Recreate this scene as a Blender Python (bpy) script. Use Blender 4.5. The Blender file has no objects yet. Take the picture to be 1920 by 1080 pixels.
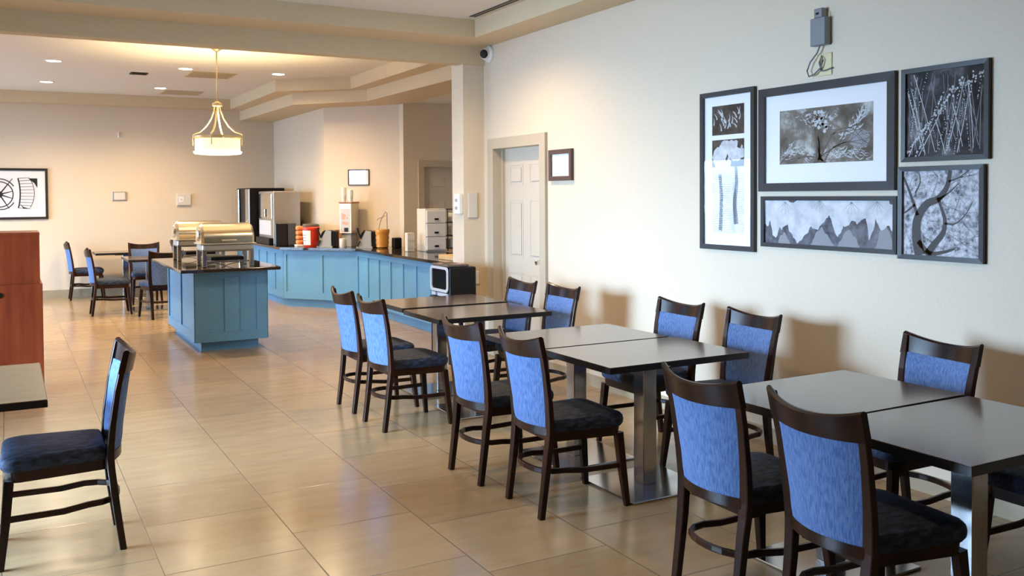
import bpy, bmesh, math, random
from mathutils import Vector, Matrix
PI = math.pi
S = bpy.context.scene
COL = S.collection

# ------------------------------------------------------------------ camera
cd = bpy.data.cameras.new('camera'); cam = bpy.data.objects.new('camera', cd); COL.objects.link(cam)
YAW, PITCH, ROLL = 0.5032137, 0.0257730, -0.0058396
fw = Vector((math.sin(YAW)*math.cos(PITCH), math.cos(YAW)*math.cos(PITCH), -math.sin(PITCH)))
rt0 = Vector((math.cos(YAW), -math.sin(YAW), 0)); up0 = rt0.cross(fw)
rt = rt0*math.cos(ROLL) + up0*math.sin(ROLL); up = -rt0*math.sin(ROLL) + up0*math.cos(ROLL)
mw = Matrix((rt, up, -fw)).transposed().to_4x4(); mw.translation = Vector((0, 0, 1.62))
cam.matrix_world = mw
cd.sensor_width = 36; cd.lens = 36*1720/1920; cd.shift_y = -(540-411.02)/1920; cd.clip_start = .05
S.camera = cam

# ------------------------------------------------------------------ view, world, light levels
S.view_settings.view_transform = 'Standard'; S.view_settings.look = 'None'
S.view_settings.gamma = 1; S.view_settings.use_curve_mapping = False
S.view_settings.exposure = 0.0
S.cycles.use_denoising = True
S.cycles.max_bounces = 8; S.cycles.diffuse_bounces = 5; S.cycles.glossy_bounces = 4
S.cycles.caustics_reflective = False; S.cycles.caustics_refractive = False
S.cycles.sample_clamp_indirect = 6
SKY = (0.62, 0.80, 1.0)
SKY_STRENGTH = 3.6          # sky seen through the left windows
WINDOW_DAYLIGHT = 84.0      # W per m2 of window, daylight entering the room
CAN_W = 58.0                # each recessed ceiling light
PENDANT_W = 45.0
WARM = (1.0, 0.71, 0.40)
w = bpy.data.worlds.new('world'); S.world = w; w.use_nodes = True
w.node_tree.nodes['Background'].inputs[0].default_value = (*SKY, 1)
w.node_tree.nodes['Background'].inputs[1].default_value = 1.0

X_LEFT, X_RIGHT, Y_BACK, Y_FAR, Z_CEIL = -2.6, 4.33, -2.6, 16.6, 3.31
# window openings in the left wall: y0, y1
WINDOWS = [(4.2, 6.8), (11.45, 13.3), (14.3, 16.0)]
DAY_SHARE = [1.3, .75, .85]     # daylight power factor set for each window
WZ0, WZ1 = 0.42, 2.28

def area_light(name, loc, sx, sy, power, color, rot):
    l = bpy.data.lights.new(name, 'AREA'); l.shape = 'RECTANGLE'; l.size = sx; l.size_y = sy
    l.energy = power; l.color = color
    o = bpy.data.objects.new(name, l); COL.objects.link(o); o.location = loc; o.rotation_euler = rot
    return o
for i, (a, b) in enumerate(WINDOWS):
    # daylight through the opening, just outside the blinds (light points +x, a little down)
    area_light('window_daylight', (X_LEFT-.20, (a+b)/2, (WZ0+WZ1)/2), WZ1-WZ0, b-a,
               WINDOW_DAYLIGHT*DAY_SHARE[i]*(b-a)*(WZ1-WZ0), (0.455, 0.69, 1.0), (0, -PI/2+.21, 0)).data.spread = math.radians((95, 170, 110)[i])

# ------------------------------------------------------------------ materials
def mat(name, col, rough=.5, metal=0, coat=0, spec=.5, emit=None, es=0):
    m = bpy.data.materials.new(name); m.use_nodes = True
    b = m.node_tree.nodes['Principled BSDF']
    b.inputs['Base Color'].default_value = (*col, 1); b.inputs['Roughness'].default_value = rough
    b.inputs['Metallic'].default_value = metal; b.inputs['Coat Weight'].default_value = coat
    b.inputs['Coat Roughness'].default_value = .12
    b.inputs['Specular IOR Level'].default_value = spec
    if emit: b.inputs['Emission Color'].default_value = (*emit, 1); b.inputs['Emission Strength'].default_value = es
    return m
class N:
    """small node helper"""
    def __init__(s, m): s.t = m.node_tree; s.b = s.t.nodes['Principled BSDF']
    def n(s, ty, **kw):
        x = s.t.nodes.new(ty)
        for k, v in kw.items(): setattr(x, k, v)
        return x
    def l(s, a, b): s.t.links.new(a, b)
    def val(s, sock, v):
        if hasattr(v, 'is_output'): s.l(v, sock)
        else: sock.default_value = v
    def math(s, op, a, b=0.0):
        x = s.n('ShaderNodeMath', operation=op); s.val(x.inputs[0], a); s.val(x.inputs[1], b); return x.outputs[0]
    def coord(s, scale=(1, 1, 1), kind='Object'):
        c = s.n('ShaderNodeTexCoord'); mp = s.n('ShaderNodeMapping'); mp.inputs['Scale'].default_value = scale
        s.l(c.outputs[kind], mp.inputs[0]); return mp.outputs[0]
    def noise(s, vec, scale, detail=3, rough=.55):
        x = s.n('ShaderNodeTexNoise'); x.inputs['Scale'].default_value = scale; x.inputs['Detail'].default_value = detail
        x.inputs['Roughness'].default_value = rough; s.l(vec, x.inputs['Vector']); return x.outputs['Fac']
    def ramp(s, fac, stops):
        r = s.n('ShaderNodeValToRGB'); e = r.color_ramp.elements
        while len(e) < len(stops): e.new(.5)
        for i, (p, c) in enumerate(stops): e[i].position = p; e[i].color = (*c, 1)
        s.l(fac, r.inputs[0]); return r.outputs[0]
    def base(s, c): s.l(c, s.b.inputs['Base Color'])
    def bump(s, h, strength=.2, dist=.002):
        x = s.n('ShaderNodeBump'); x.inputs['Strength'].default_value = strength; x.inputs['Distance'].default_value = dist
        s.l(h, x.inputs['Height']); s.l(x.outputs[0], s.b.inputs['Normal'])
def noisy(name, c0, c1, scale, stretch=(1, 1, 1), lo=.35, hi=.65, bump=0, **kw):
    m = mat(name, c0, **kw); n = N(m); f = n.noise(n.coord(stretch), scale)
    n.base(n.ramp(f, [(lo, c0), (hi, c1)]))
    if bump: n.bump(f, bump)
    return m
M = {}
M['wall'] = noisy('wall_covering', (.69, .585, .445), (.725, .62, .48), 60, (1, 1, 3), bump=.08, rough=.55, spec=.35)
M['soffit'] = noisy('soffit_paint', (.66, .53, .345), (.68, .55, .365), 30, rough=.7, spec=.25)
M['ceiling'] = noisy('ceiling_paint', (.74, .70, .63), (.76, .72, .65), 40, rough=.85, spec=.2)
M['trim'] = mat('door_trim_paint', (.50, .42, .31), .4)
M['door'] = mat('door_paint', (.61, .53, .42), .4)
M['base'] = noisy('tile_baseboard', (.36, .29, .19), (.42, .34, .23), 6, rough=.35)
M['wood'] = noisy('dark_stained_wood', (.004, .002, .0015), (.034, .011, .005), 7, (1, 1, .25), rough=.30, spec=.22, coat=.10)
M['fabric'] = noisy('blue_fabric', (.066, .120, .275), (.142, .222, .415), 190, (1, 1, .10), lo=.36, hi=.64, bump=.3, rough=.85, spec=.25)
M['seat'] = noisy('navy_seat_fabric', (.014, .020, .036), (.045, .070, .145), 55, (.35, 1, 1), lo=.42, hi=.72, bump=.3, rough=.7, spec=.3)
M['table'] = noisy('dark_laminate', (.050, .028, .018), (.085, .050, .032), 5, (.5, 6, 1), rough=.2, spec=.7, coat=.35)
M['edge'] = mat('black_table_edge', (.010, .008, .008), .35)
M['chrome'] = noisy('brushed_steel', (.50, .51, .53), (.62, .63, .65), 40, (8, 8, .4), rough=.17, metal=1)
M['steel'] = mat('polished_steel', (.74, .72, .68), .13, 1); M['lid'] = mat('steel_warm_reflection', (.84, .74, .56), .18, 1); M['silver'] = mat('silver_paint', (.62, .63, .66), .3, .25)  # lid colour carries the golden reflection of the warm ceiling
M['steel_matte'] = mat('satin_steel', (.56, .55, .53), .42, 1)
M['blue'] = noisy('blue_cabinet_paint', (.108, .305, .52), (.122, .33, .555), 3, rough=.45)
M['granite'] = noisy('dark_granite', (.012, .010, .009), (.11, .085, .060), 120, lo=.45, hi=.80, rough=.07, spec=.6)
M['cherry'] = noisy('cherry_wood', (.23, .038, .010), (.33, .066, .018), 5, (3, 3, .35), rough=.5, spec=.3)
M['palelam'] = noisy('pale_laminate', (.165, .105, .05), (.20, .135, .07), 4, (.5, 5, 1), rough=.3)
M['black'] = mat('black_plastic', (.005, .005, .006), .4, spec=.25)
M['darkglass'] = mat('dark_door_glass', (.004, .004, .006), .25, spec=.12); M['blackgloss'] = mat('black_gloss', (.004, .004, .006), .12)
M['white'] = mat('white_plastic', (.80, .80, .78), .4)
M['offwhite'] = mat('offwhite_plastic', (.66, .62, .55), .45)
M['grey'] = mat('grey_metal', (.24, .25, .27), .4, .3)
M['greyplastic'] = mat('grey_plastic', (.34, .36, .38), .5)
M['red'] = mat('red_plastic', (.70, .045, .02), .35)
M['amber'] = mat('amber_plastic', (.62, .28, .05), .25)
M['bread'] = mat('orange_packs', (.70, .27, .09), .6)
M['gold'] = mat('pale_brass', (.78, .62, .36), .32, .7)
M['frame'] = mat('black_picture_frame', (.018, .015, .015), .38)
M['brownframe'] = mat('brown_picture_frame', (.085, .04, .028), .4)
M['mat'] = mat('white_mat_board', (.88, .87, .88), .8)
M['paper'] = mat('white_paper', (.85, .85, .86), .8)
M['lightwood'] = noisy('light_wood', (.62, .40, .20), (.74, .52, .29), 6, (.6, 5, 1), rough=.5)
M['brownlid'] = mat('brown_grey_lid', (.10, .075, .065), .4)
M['yellowplate'] = mat('yellowed_plate', (.72, .62, .36), .5)
M['cable'] = mat('grey_cable', (.16, .16, .17), .5)
M['slat'] = mat('white_blind_slats', (.80, .82, .85), .5)
M['brick'] = mat('brown_card', (.34, .16, .09), .7)
M['ink'] = mat('black_ink', (.012, .012, .013), .8); M['print_white'] = mat('print_white', (.78, .78, .80), .8)
M['print_grey'] = mat('print_grey', (.30, .30, .32), .8); M['print_sepia'] = mat('print_sepia', (.115, .09, .07), .8)
M['print_pale'] = mat('print_pale_grey', (.55, .56, .58), .8); M['print_dark'] = mat('print_dark_grey', (.075, .075, .08), .8)
M['pink'] = mat('print_pink', (.72, .38, .32), .8)
M['lens'] = mat('lamp_lens', (1, 1, 1), .5, emit=(1.0, .90, .80), es=30)
M['shade'] = mat('lit_shade_glass', (.9, .82, .55), .4, emit=(1.0, .84, .42), es=1.15)
M['diffuser'] = mat('lit_lower_glass', (.9, .86, .7), .4, emit=(1.0, .92, .66), es=1.5)
M['sky'] = mat('daylight_pane', (0, 0, 0), 1, emit=SKY, es=SKY_STRENGTH)

def m_glass():
    m = bpy.data.materials.new('picture_glass'); m.use_nodes = True; t = m.node_tree; t.nodes.clear()
    o = t.nodes.new('ShaderNodeOutputMaterial'); mx = t.nodes.new('ShaderNodeMixShader')
    tr = t.nodes.new('ShaderNodeBsdfTransparent'); g = t.nodes.new('ShaderNodeBsdfGlossy'); g.inputs['Roughness'].default_value = .015
    ge = t.nodes.new('ShaderNodeNewGeometry'); dp = t.nodes.new('ShaderNodeVectorMath'); dp.operation = 'DOT_PRODUCT'
    t.links.new(ge.outputs['Incoming'], dp.inputs[0]); t.links.new(ge.outputs['Normal'], dp.inputs[1])
    def mt(op, x, y):      # two-sided Schlick reflectance of a thin pane
        q = t.nodes.new('ShaderNodeMath'); q.operation = op
        for i, v in enumerate((x, y)):
            if hasattr(v, 'is_output'): t.links.new(v, q.inputs[i])
            else: q.inputs[i].default_value = v
        return q.outputs[0]
    f = mt('ADD', mt('MULTIPLY', mt('POWER', mt('SUBTRACT', 1.0, mt('ABSOLUTE', dp.outputs['Value'], 0.0)), 5.0), .93), .045)
    t.links.new(f, mx.inputs[0]); t.links.new(tr.outputs[0], mx.inputs[1]); t.links.new(g.outputs[0], mx.inputs[2])
    t.links.new(mx.outputs[0], o.inputs[0]); return m
M['glass'] = m_glass()

def m_floor():
    m = mat('floor_tile', (.5, .38, .25), .26, spec=.45); n = N(m)
    c = n.n('ShaderNodeTexCoord'); sp = n.n('ShaderNodeSeparateXYZ'); n.l(c.outputs['Object'], sp.inputs[0])
    u = n.math('DIVIDE', n.math('SUBTRACT', sp.outputs[0], .566), .6125); ui = n.math('FLOOR', u); uf = n.math('SUBTRACT', u, ui)
    par = n.math('MODULO', n.math('ADD', ui, 20.0), 2.0)
    off = n.math('MULTIPLY', par, -.445)
    v = n.math('DIVIDE', n.math('SUBTRACT', n.math('SUBTRACT', sp.outputs[1], 4.135), off), .657)
    vi = n.math('FLOOR', v); vf = n.math('SUBTRACT', v, vi)
    du = n.math('MULTIPLY', n.math('MINIMUM', uf, n.math('SUBTRACT', 1.0, uf)), .6125)
    dv = n.math('MULTIPLY', n.math('MINIMUM', vf, n.math('SUBTRACT', 1.0, vf)), .657)
    d = n.math('MINIMUM', du, dv); g = n.math('LESS_THAN', d, .0028)
    cx = n.n('ShaderNodeCombineXYZ'); n.l(ui, cx.inputs[0]); n.l(vi, cx.inputs[1])
    wn = n.n('ShaderNodeTexWhiteNoise', noise_dimensions='2D'); n.l(cx.outputs[0], wn.inputs['Vector'])
    nf = n.noise(n.coord((1, 4, 1)), 3.2, 6, .6)
    tone = n.math('ADD', n.math('MULTIPLY', wn.outputs['Value'], .30), n.math('MULTIPLY', nf, .8))
    tc = n.ramp(tone, [(.25, (.285, .185, .092)), (.80, (.38, .26, .138))])
    mx = n.n('ShaderNodeMix', data_type='RGBA'); n.l(g, mx.inputs[0]); n.l(tc, mx.inputs[6]); mx.inputs[7].default_value = (.15, .105, .065, 1)
    n.base(mx.outputs[2])
    r = n.math('ADD', n.math('MULTIPLY', nf, .10), .15); n.l(r, n.b.inputs['Roughness'])
    n.bump(n.math('MINIMUM', n.math('MULTIPLY', d, 200.0), 1.0), .25, .002)
    return m
M['floor'] = m_floor()

def m_print(name, stops, scale, stretch=(1, 1, 1), detail=5):
    m = mat(name, (.5, .5, .5), .8, spec=.2); n = N(m)
    n.base(n.ramp(n.noise(n.coord(stretch), scale, detail, .62), stops)); return m
M['p_cloud'] = m_print('cloudy_sepia_print', [(.36, (.10, .083, .065)), (.52, (.22, .195, .16)), (.66, (.62, .60, .57))], 5.5, (1, 1, 1.3))
M['p_dark'] = m_print('dark_water_print', [(.35, (.012, .012, .014)), (.55, (.06, .06, .065)), (.75, (.28, .28, .30))], 6, (1, 1, 4))
M['p_branch'] = m_print('pale_twig_print', [(.36, (.10, .10, .12)), (.46, (.42, .43, .47)), (.60, (.68, .69, .74))], 34, (1, 1, 1), 8)
M['p_leaf'] = m_print('leaf_print', [(.35, (.50, .51, .54)), (.62, (.72, .73, .76))], 9, (1, 1, 2))
M['p_leafdark'] = m_print('leaf_shadow_print', [(.3, (.05, .05, .06)), (.7, (.22, .22, .25))], 14)
M['p_bud'] = m_print('dark_bud_print', [(.4, (.045, .035, .028)), (.7, (.13, .105, .085))], 12)
M['p_flower'] = m_print('flower_print', [(.35, (.50, .50, .52)), (.7, (.80, .80, .82))], 16)

# ------------------------------------------------------------------ mesh helpers
class MB:
    def __init__(s): s.bm = bmesh.new(); s.mi = 0
    def _fin(s, f): f.material_index = s.mi; return f
    def face(s, pts):
        try: return s._fin(s.bm.faces.new([s.bm.verts.new(p) for p in pts]))
        except ValueError: return None
    def box(s, x0, x1, y0, y1, z0, z1, bev=0, seg=2):
        t = bmesh.new(); bmesh.ops.create_cube(t, size=1)
        for v in t.verts:
            v.co = Vector(((x0+x1)/2+v.co.x*(x1-x0), (y0+y1)/2+v.co.y*(y1-y0), (z0+z1)/2+v.co.z*(z1-z0)))
        if bev: bmesh.ops.bevel(t, geom=list(t.edges), offset=bev, segments=seg, affect='EDGES', profile=.5)
        s.add(t); return s
    def add(s, t, mx=None):
        mp = {}
        for v in t.verts: mp[v] = s.bm.verts.new(mx @ v.co if mx else v.co)
        for f in t.faces:
            g = s.bm.faces.new([mp[v] for v in f.verts]); s._fin(g); g.smooth = f.smooth
        t.free(); return s
    def loft(s, rings, cap=True, closed=True, smooth=False):
        R = [[s.bm.verts.new(p) for p in r] for r in rings]; n = len(R[0])
        for a, b in zip(R, R[1:]):
            for i in range(n if closed else n-1):
                f = s.bm.faces.new([a[i], a[(i+1) % n], b[(i+1) % n], b[i]]); s._fin(f); f.smooth = smooth
        if cap and closed:
            s._fin(s.bm.faces.new(R[0][::-1])); s._fin(s.bm.faces.new(R[-1]))
        return s
    def tube(s, path, r, n=8, cap=True):
        return s.sweep(path, [(math.cos(2*PI*i/n), math.sin(2*PI*i/n)) for i in range(n)], r, smooth=True, cap=cap)
    def sweep(s, path, prof, scale=1, ref=(0, 0, 1), smooth=False, cap=True):
        """prof 2D points (a along side vector, b along up vector); scale number, (sa,sb) or list"""
        P = [Vector(p) for p in path]; rings = []; ref = Vector(ref)
        for i, p in enumerate(P):
            t = (P[min(i+1, len(P)-1)] - P[max(i-1, 0)]).normalized()
            rr = ref if abs(t.dot(ref)) < .97 else Vector((1, 0, 0)) if abs(t.x) < .9 else Vector((0, 1, 0))
            a = t.cross(rr).normalized(); b = a.cross(t).normalized()
            sc = scale[i] if isinstance(scale, list) else scale
            sa, sb = sc if isinstance(sc, tuple) else (sc, sc)
            rings.append([p + a*(q[0]*sa) + b*(q[1]*sb) for q in prof])
        return s.loft(rings, cap=cap, smooth=smooth)
    def cyl(s, c, r, z0, z1, n=24, r1=None):
        r1 = r if r1 is None else r1
        s.loft([[(c[0]+r*math.cos(2*PI*i/n), c[1]+r*math.sin(2*PI*i/n), z0) for i in range(n)],
                [(c[0]+r1*math.cos(2*PI*i/n), c[1]+r1*math.sin(2*PI*i/n), z1) for i in range(n)]], smooth=True); return s
    def lathe(s, c, prof, n=28, cap=True):
        s.loft([[(c[0]+r*math.cos(2*PI*i/n), c[1]+r*math.sin(2*PI*i/n), c[2]+z) for i in range(n)] for r, z in prof], cap=cap, smooth=True); return s
    def prism(s, poly, z0, z1):
        s.loft([[(x, y, z0) for x, y in poly], [(x, y, z1) for x, y in poly]]); return s
    def done(s, name, mats, parent=None, bevel=0, sharp=True, recalc=True):
        if recalc:
            bmesh.ops.remove_doubles(s.bm, verts=s.bm.verts, dist=1e-6)
            bmesh.ops.recalc_face_normals(s.bm, faces=s.bm.faces)
        me = bpy.data.meshes.new(name)
        if sharp:
            for e in s.bm.edges:
                if len(e.link_faces) == 2 and e.calc_face_angle(0) > .6: e.smooth = False
        s.bm.to_mesh(me); s.bm.free()
        for m in (mats if isinstance(mats, (list, tuple)) else [mats]): me.materials.append(M[m])
        o = bpy.data.objects.new(name, me); COL.objects.link(o)
        if parent: o.parent = parent
        if bevel:
            b = o.modifiers.new('bevel', 'BEVEL'); b.width = bevel; b.segments = 2; b.limit_method = 'ANGLE'
        return o
RECT = [(-.5, -.5), (.5, -.5), (.5, .5), (-.5, .5)]
CRECT = [(-.5, -.42), (-.42, -.5), (.42, -.5), (.5, -.42), (.5, .42), (.42, .5), (-.42, .5), (-.5, .42)]
RRECT = [(-.5, -.32), (-.32, -.5), (.32, -.5), (.5, -.32), (.5, .32), (.32, .5), (-.32, .5), (-.5, .32)]
def tag(o, label, cat, group=None):
    o['label'] = label; o['category'] = cat
    if group: o['group'] = group
    return o
def thing(name, label, cat, loc=(0, 0, 0), rz=0, group=None):
    o = bpy.data.objects.new(name, None); COL.objects.link(o); o.location = loc; o.rotation_euler = (0, 0, rz)
    o.empty_display_size = .1
    return tag(o, label, cat, group)
def struct(name, mb, m): o = mb.done(name, m); o['kind'] = 'structure'; return o
def dup(root, loc, rz, label, group=None):
    r = root.copy(); COL.objects.link(r); r.location = loc; r.rotation_euler = (0, 0, rz); r['label'] = label
    if group: r['group'] = group
    for ch in list(root.children):
        c = ch.copy(); COL.objects.link(c); c.parent = r
        for g in list(ch.children): d = g.copy(); COL.objects.link(d); d.parent = c
    return r
def lab(o, t): o['label'] = t; return o

# ------------------------------------------------------------------ the room
T = .12
struct('floor', MB().box(X_LEFT-.3, 6.8, Y_BACK-.3, Y_FAR+.2, -.1, 0), 'floor')
# right wall with the door opening
DY0, DY1, DZ = 7.29, 8.21, 2.09
b = MB(); b.box(X_RIGHT, X_RIGHT+.16, Y_BACK, DY0-.03, 0, Z_CEIL).box(X_RIGHT, X_RIGHT+.16, DY1+.03, 8.45, 0, Z_CEIL).box(X_RIGHT, X_RIGHT+.16, DY0-.03, DY1+.03, DZ+.03, Z_CEIL)
struct('wall_right', b, 'wall')
struct('wall_return', MB().box(4.09, 6.7, 8.45, 8.72, 0, 3.0), 'wall')
struct('wall_back', MB().box(X_LEFT-.3, X_RIGHT+.2, Y_BACK-T, Y_BACK, 0, Z_CEIL), 'wall')
struct('wall_far', MB().box(X_LEFT-.3, 4.4, Y_FAR, Y_FAR+T, 0, Z_CEIL), 'wall')
struct('wall_service_side', MB().box(4.24, 4.36, 13.62, Y_FAR, 0, 3.1), 'wall')
struct('wall_service_diagonal', MB().prism([(4.24, 13.62), (5.08, 12.66), (5.18, 12.74), (4.36, 13.72)], 0, 3.1), 'wall')
b = MB(); b.box(5.08, 5.36, 12.5, 12.66, 0, 3.1).box(6.37, 6.8, 12.5, 12.66, 0, 3.1).box(5.36, 6.37, 12.5, 12.66, 2.08, 3.1)
struct('wall_service_back', b, 'wall')
struct('wall_service_right', MB().box(6.7, 6.8, 8.45, 12.66, 0, 3.1), 'wall')
# left wall with window openings (out of frame, gives the daylight)
b = MB(); ys = [Y_BACK] + [v for p in WINDOWS for v in p] + [Y_FAR]
for i in range(0, len(ys), 2): b.box(X_LEFT-.14, X_LEFT, ys[i], ys[i+1], 0, Z_CEIL)
for a, c in WINDOWS: b.box(X_LEFT-.14, X_LEFT, a, c, 0, WZ0).box(X_LEFT-.14, X_LEFT, a, c, WZ1, Z_CEIL)
struct('wall_left', b, 'wall')
for i, (a, c) in enumerate(WINDOWS):
    f = MB(); fz = .05
    f.box(X_LEFT-.13, X_LEFT+.01, a, a+fz, WZ0, WZ1).box(X_LEFT-.13, X_LEFT+.01, c-fz, c, WZ0, WZ1)
    f.box(X_LEFT-.13, X_LEFT+.01, a+fz, c-fz, WZ1-fz, WZ1).box(X_LEFT-.13, X_LEFT+.04, a, c, WZ0-.02, WZ0+.03)
    f.box(X_LEFT-.13, X_LEFT-.08, (a+c)/2-.02, (a+c)/2+.02, WZ0+.03, WZ1-fz)
    wo = struct('window_%d' % (i+1), f, 'white')
    p = MB(); p.face([(X_LEFT-.12, a+fz, WZ0+.03), (X_LEFT-.12, c-fz, WZ0+.03), (X_LEFT-.12, c-fz, WZ1-fz), (X_LEFT-.12, a+fz, WZ1-fz)]); p.done('window_pane', 'glass', wo, recalc=False)
    s = MB(); z = WZ0+.06
    while z < WZ1-.08:
        s.face([(X_LEFT-.075, a+.06, z+.008), (X_LEFT-.045, a+.06, z-.008), (X_LEFT-.045, c-.06, z-.008), (X_LEFT-.075, c-.06, z+.008)]); z += .032
    s.box(X_LEFT-.08, X_LEFT-.04, a+.055, c-.055, WZ1-.085, WZ1-.05)
    s.done('window_blind', 'slat', wo)
# ceilings, trays and soffits
struct('ceiling', MB().box(X_LEFT-.3, 4.5, Y_BACK-.3, Y_FAR+.2, Z_CEIL, Z_CEIL+.1), 'ceiling')
struct('ceiling_service', MB().box(5.15, 6.8, 8.72, 12.62, 2.99, 3.09), 'ceiling')
P_LOW = [(3.64, 16.6), (3.70, 13.38), (4.50, 12.42), (4.56, 8.58), (5.15, 8.58), (5.15, 12.6), (5.08, 12.66), (4.24, 13.62), (4.24, 16.6)]
P_UP = [(3.42, 16.6), (3.42, 13.25), (4.29, 12.50), (4.27, 8.58), (5.2, 8.58), (5.2, 12.62), (5.08, 12.70), (4.24, 13.66), (4.24, 16.6)]
struct('trim_soffit_lower', MB().prism(P_LOW, 2.97, 3.14), 'soffit')
struct('trim_soffit_upper', MB().prism(P_UP, 3.14, Z_CEIL), 'soffit')
struct('trim_soffit_far', MB().box(X_LEFT, 3.42, 16.3, 16.6, 3.14, Z_CEIL), 'soffit')
struct('trim_beam', MB().box(X_LEFT, 4.6, 8.42, 8.58, 2.96, Z_CEIL), 'soffit')
struct('trim_soffit_beam', MB().box(X_LEFT, X_RIGHT, 7.93, 8.42, 3.14, Z_CEIL), 'soffit')
struct('trim_soffit_right', MB().box(3.97, X_RIGHT, Y_BACK, 7.93, 3.14, Z_CEIL), 'soffit')
struct('trim_soffit_left', MB().box(X_LEFT, X_LEFT+.36, Y_BACK, 16.3, 3.14, Z_CEIL), 'soffit')
struct('baseboard_far', MB().box(X_LEFT, 3.6, 16.585, 16.6, 0, .13), 'base')
b = MB(); b.box(X_RIGHT-.012, X_RIGHT, Y_BACK, 7.18, 0, .10)
struct('baseboard_right', b, 'base')

def panel_door(name, at, wdt, hgt, knob_side, mt):
    """six panel leaf in local x (0..wdt), z, front towards -y; at = matrix"""
    b = MB(); b.box(0, wdt, 0, .04, 0.005, hgt)
    cols = [(.13, wdt/2-.065), (wdt/2+.065, wdt-.13)]; rows = [(.22, .86), (1.0, 1.58), (1.72, 1.93)]
    for c0, c1 in cols:
        for r0, r1 in rows:
            # sunk moulding ring and raised field
            for (a0, a1, e0, e1, d) in ((c0, c1, r0, r1, .012),):
                b.box(a0, a1, -.004, 0.0, e0, e0+d).box(a0, a1, -.004, 0, e1-d, e1).box(a0, a0+d, -.004, 0, e0+d, e1-d).box(a1-d, a1, -.004, 0, e0+d, e1-d)
            b.box(c0+.035, c1-.035, -.010, 0, r0+.035, r1-.035, .006, 1)
    o = b.done(name, mt); o.matrix_world = at; o['kind'] = 'structure'
    kx = wdt-.19 if knob_side > 0 else .07
    k = MB(); k.loft([[(kx+r*math.cos(2*PI*i/16), y, .985+r*math.sin(2*PI*i/16)) for i in range(16)] for r, y in ((.03, 0), (.03, -.008), (.012, -.012), (.012, -.03), (.026, -.04), (.026, -.055), (.012, -.062))], smooth=True)
    lab(k.done('door_knob', 'steel', o), 'small round steel knob')
    return o
# door in the right wall (front faces -x): local x runs along -y
panel_door('door_1', Matrix(((0, 1, 0, X_RIGHT+.10), (-1, 0, 0, DY1), (0, 0, 1, 0), (0, 0, 0, 1))), DY1-DY0, DZ, 1, 'door')
f = MB(); fo = .105
f.box(X_RIGHT-.03, X_RIGHT+.15, DY0-fo, DY0, 0, DZ+fo).box(X_RIGHT-.03, X_RIGHT+.15, DY1, DY1+fo+.01, 0, DZ+fo).box(X_RIGHT-.03, X_RIGHT+.15, DY0, DY1, DZ, DZ+fo)
f.box(X_RIGHT+.07, X_RIGHT+.10, DY1-.025, DY1, 0, DZ).box(X_RIGHT+.07, X_RIGHT+.10, DY0, DY0+.025, 0, DZ)
struct('trim_door_1', f, 'trim')
panel_door('door_2', Matrix.Translation((5.40, 12.58, 0)), .93, 2.05, -1, 'door')
f = MB(); f.box(5.30, 5.39, 12.46, 12.62, 0, 2.14).box(6.34, 6.43, 12.46, 12.62, 0, 2.14).box(5.39, 6.34, 12.46, 12.62, 2.05, 2.14)
struct('trim_door_2', f, 'trim')

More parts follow.
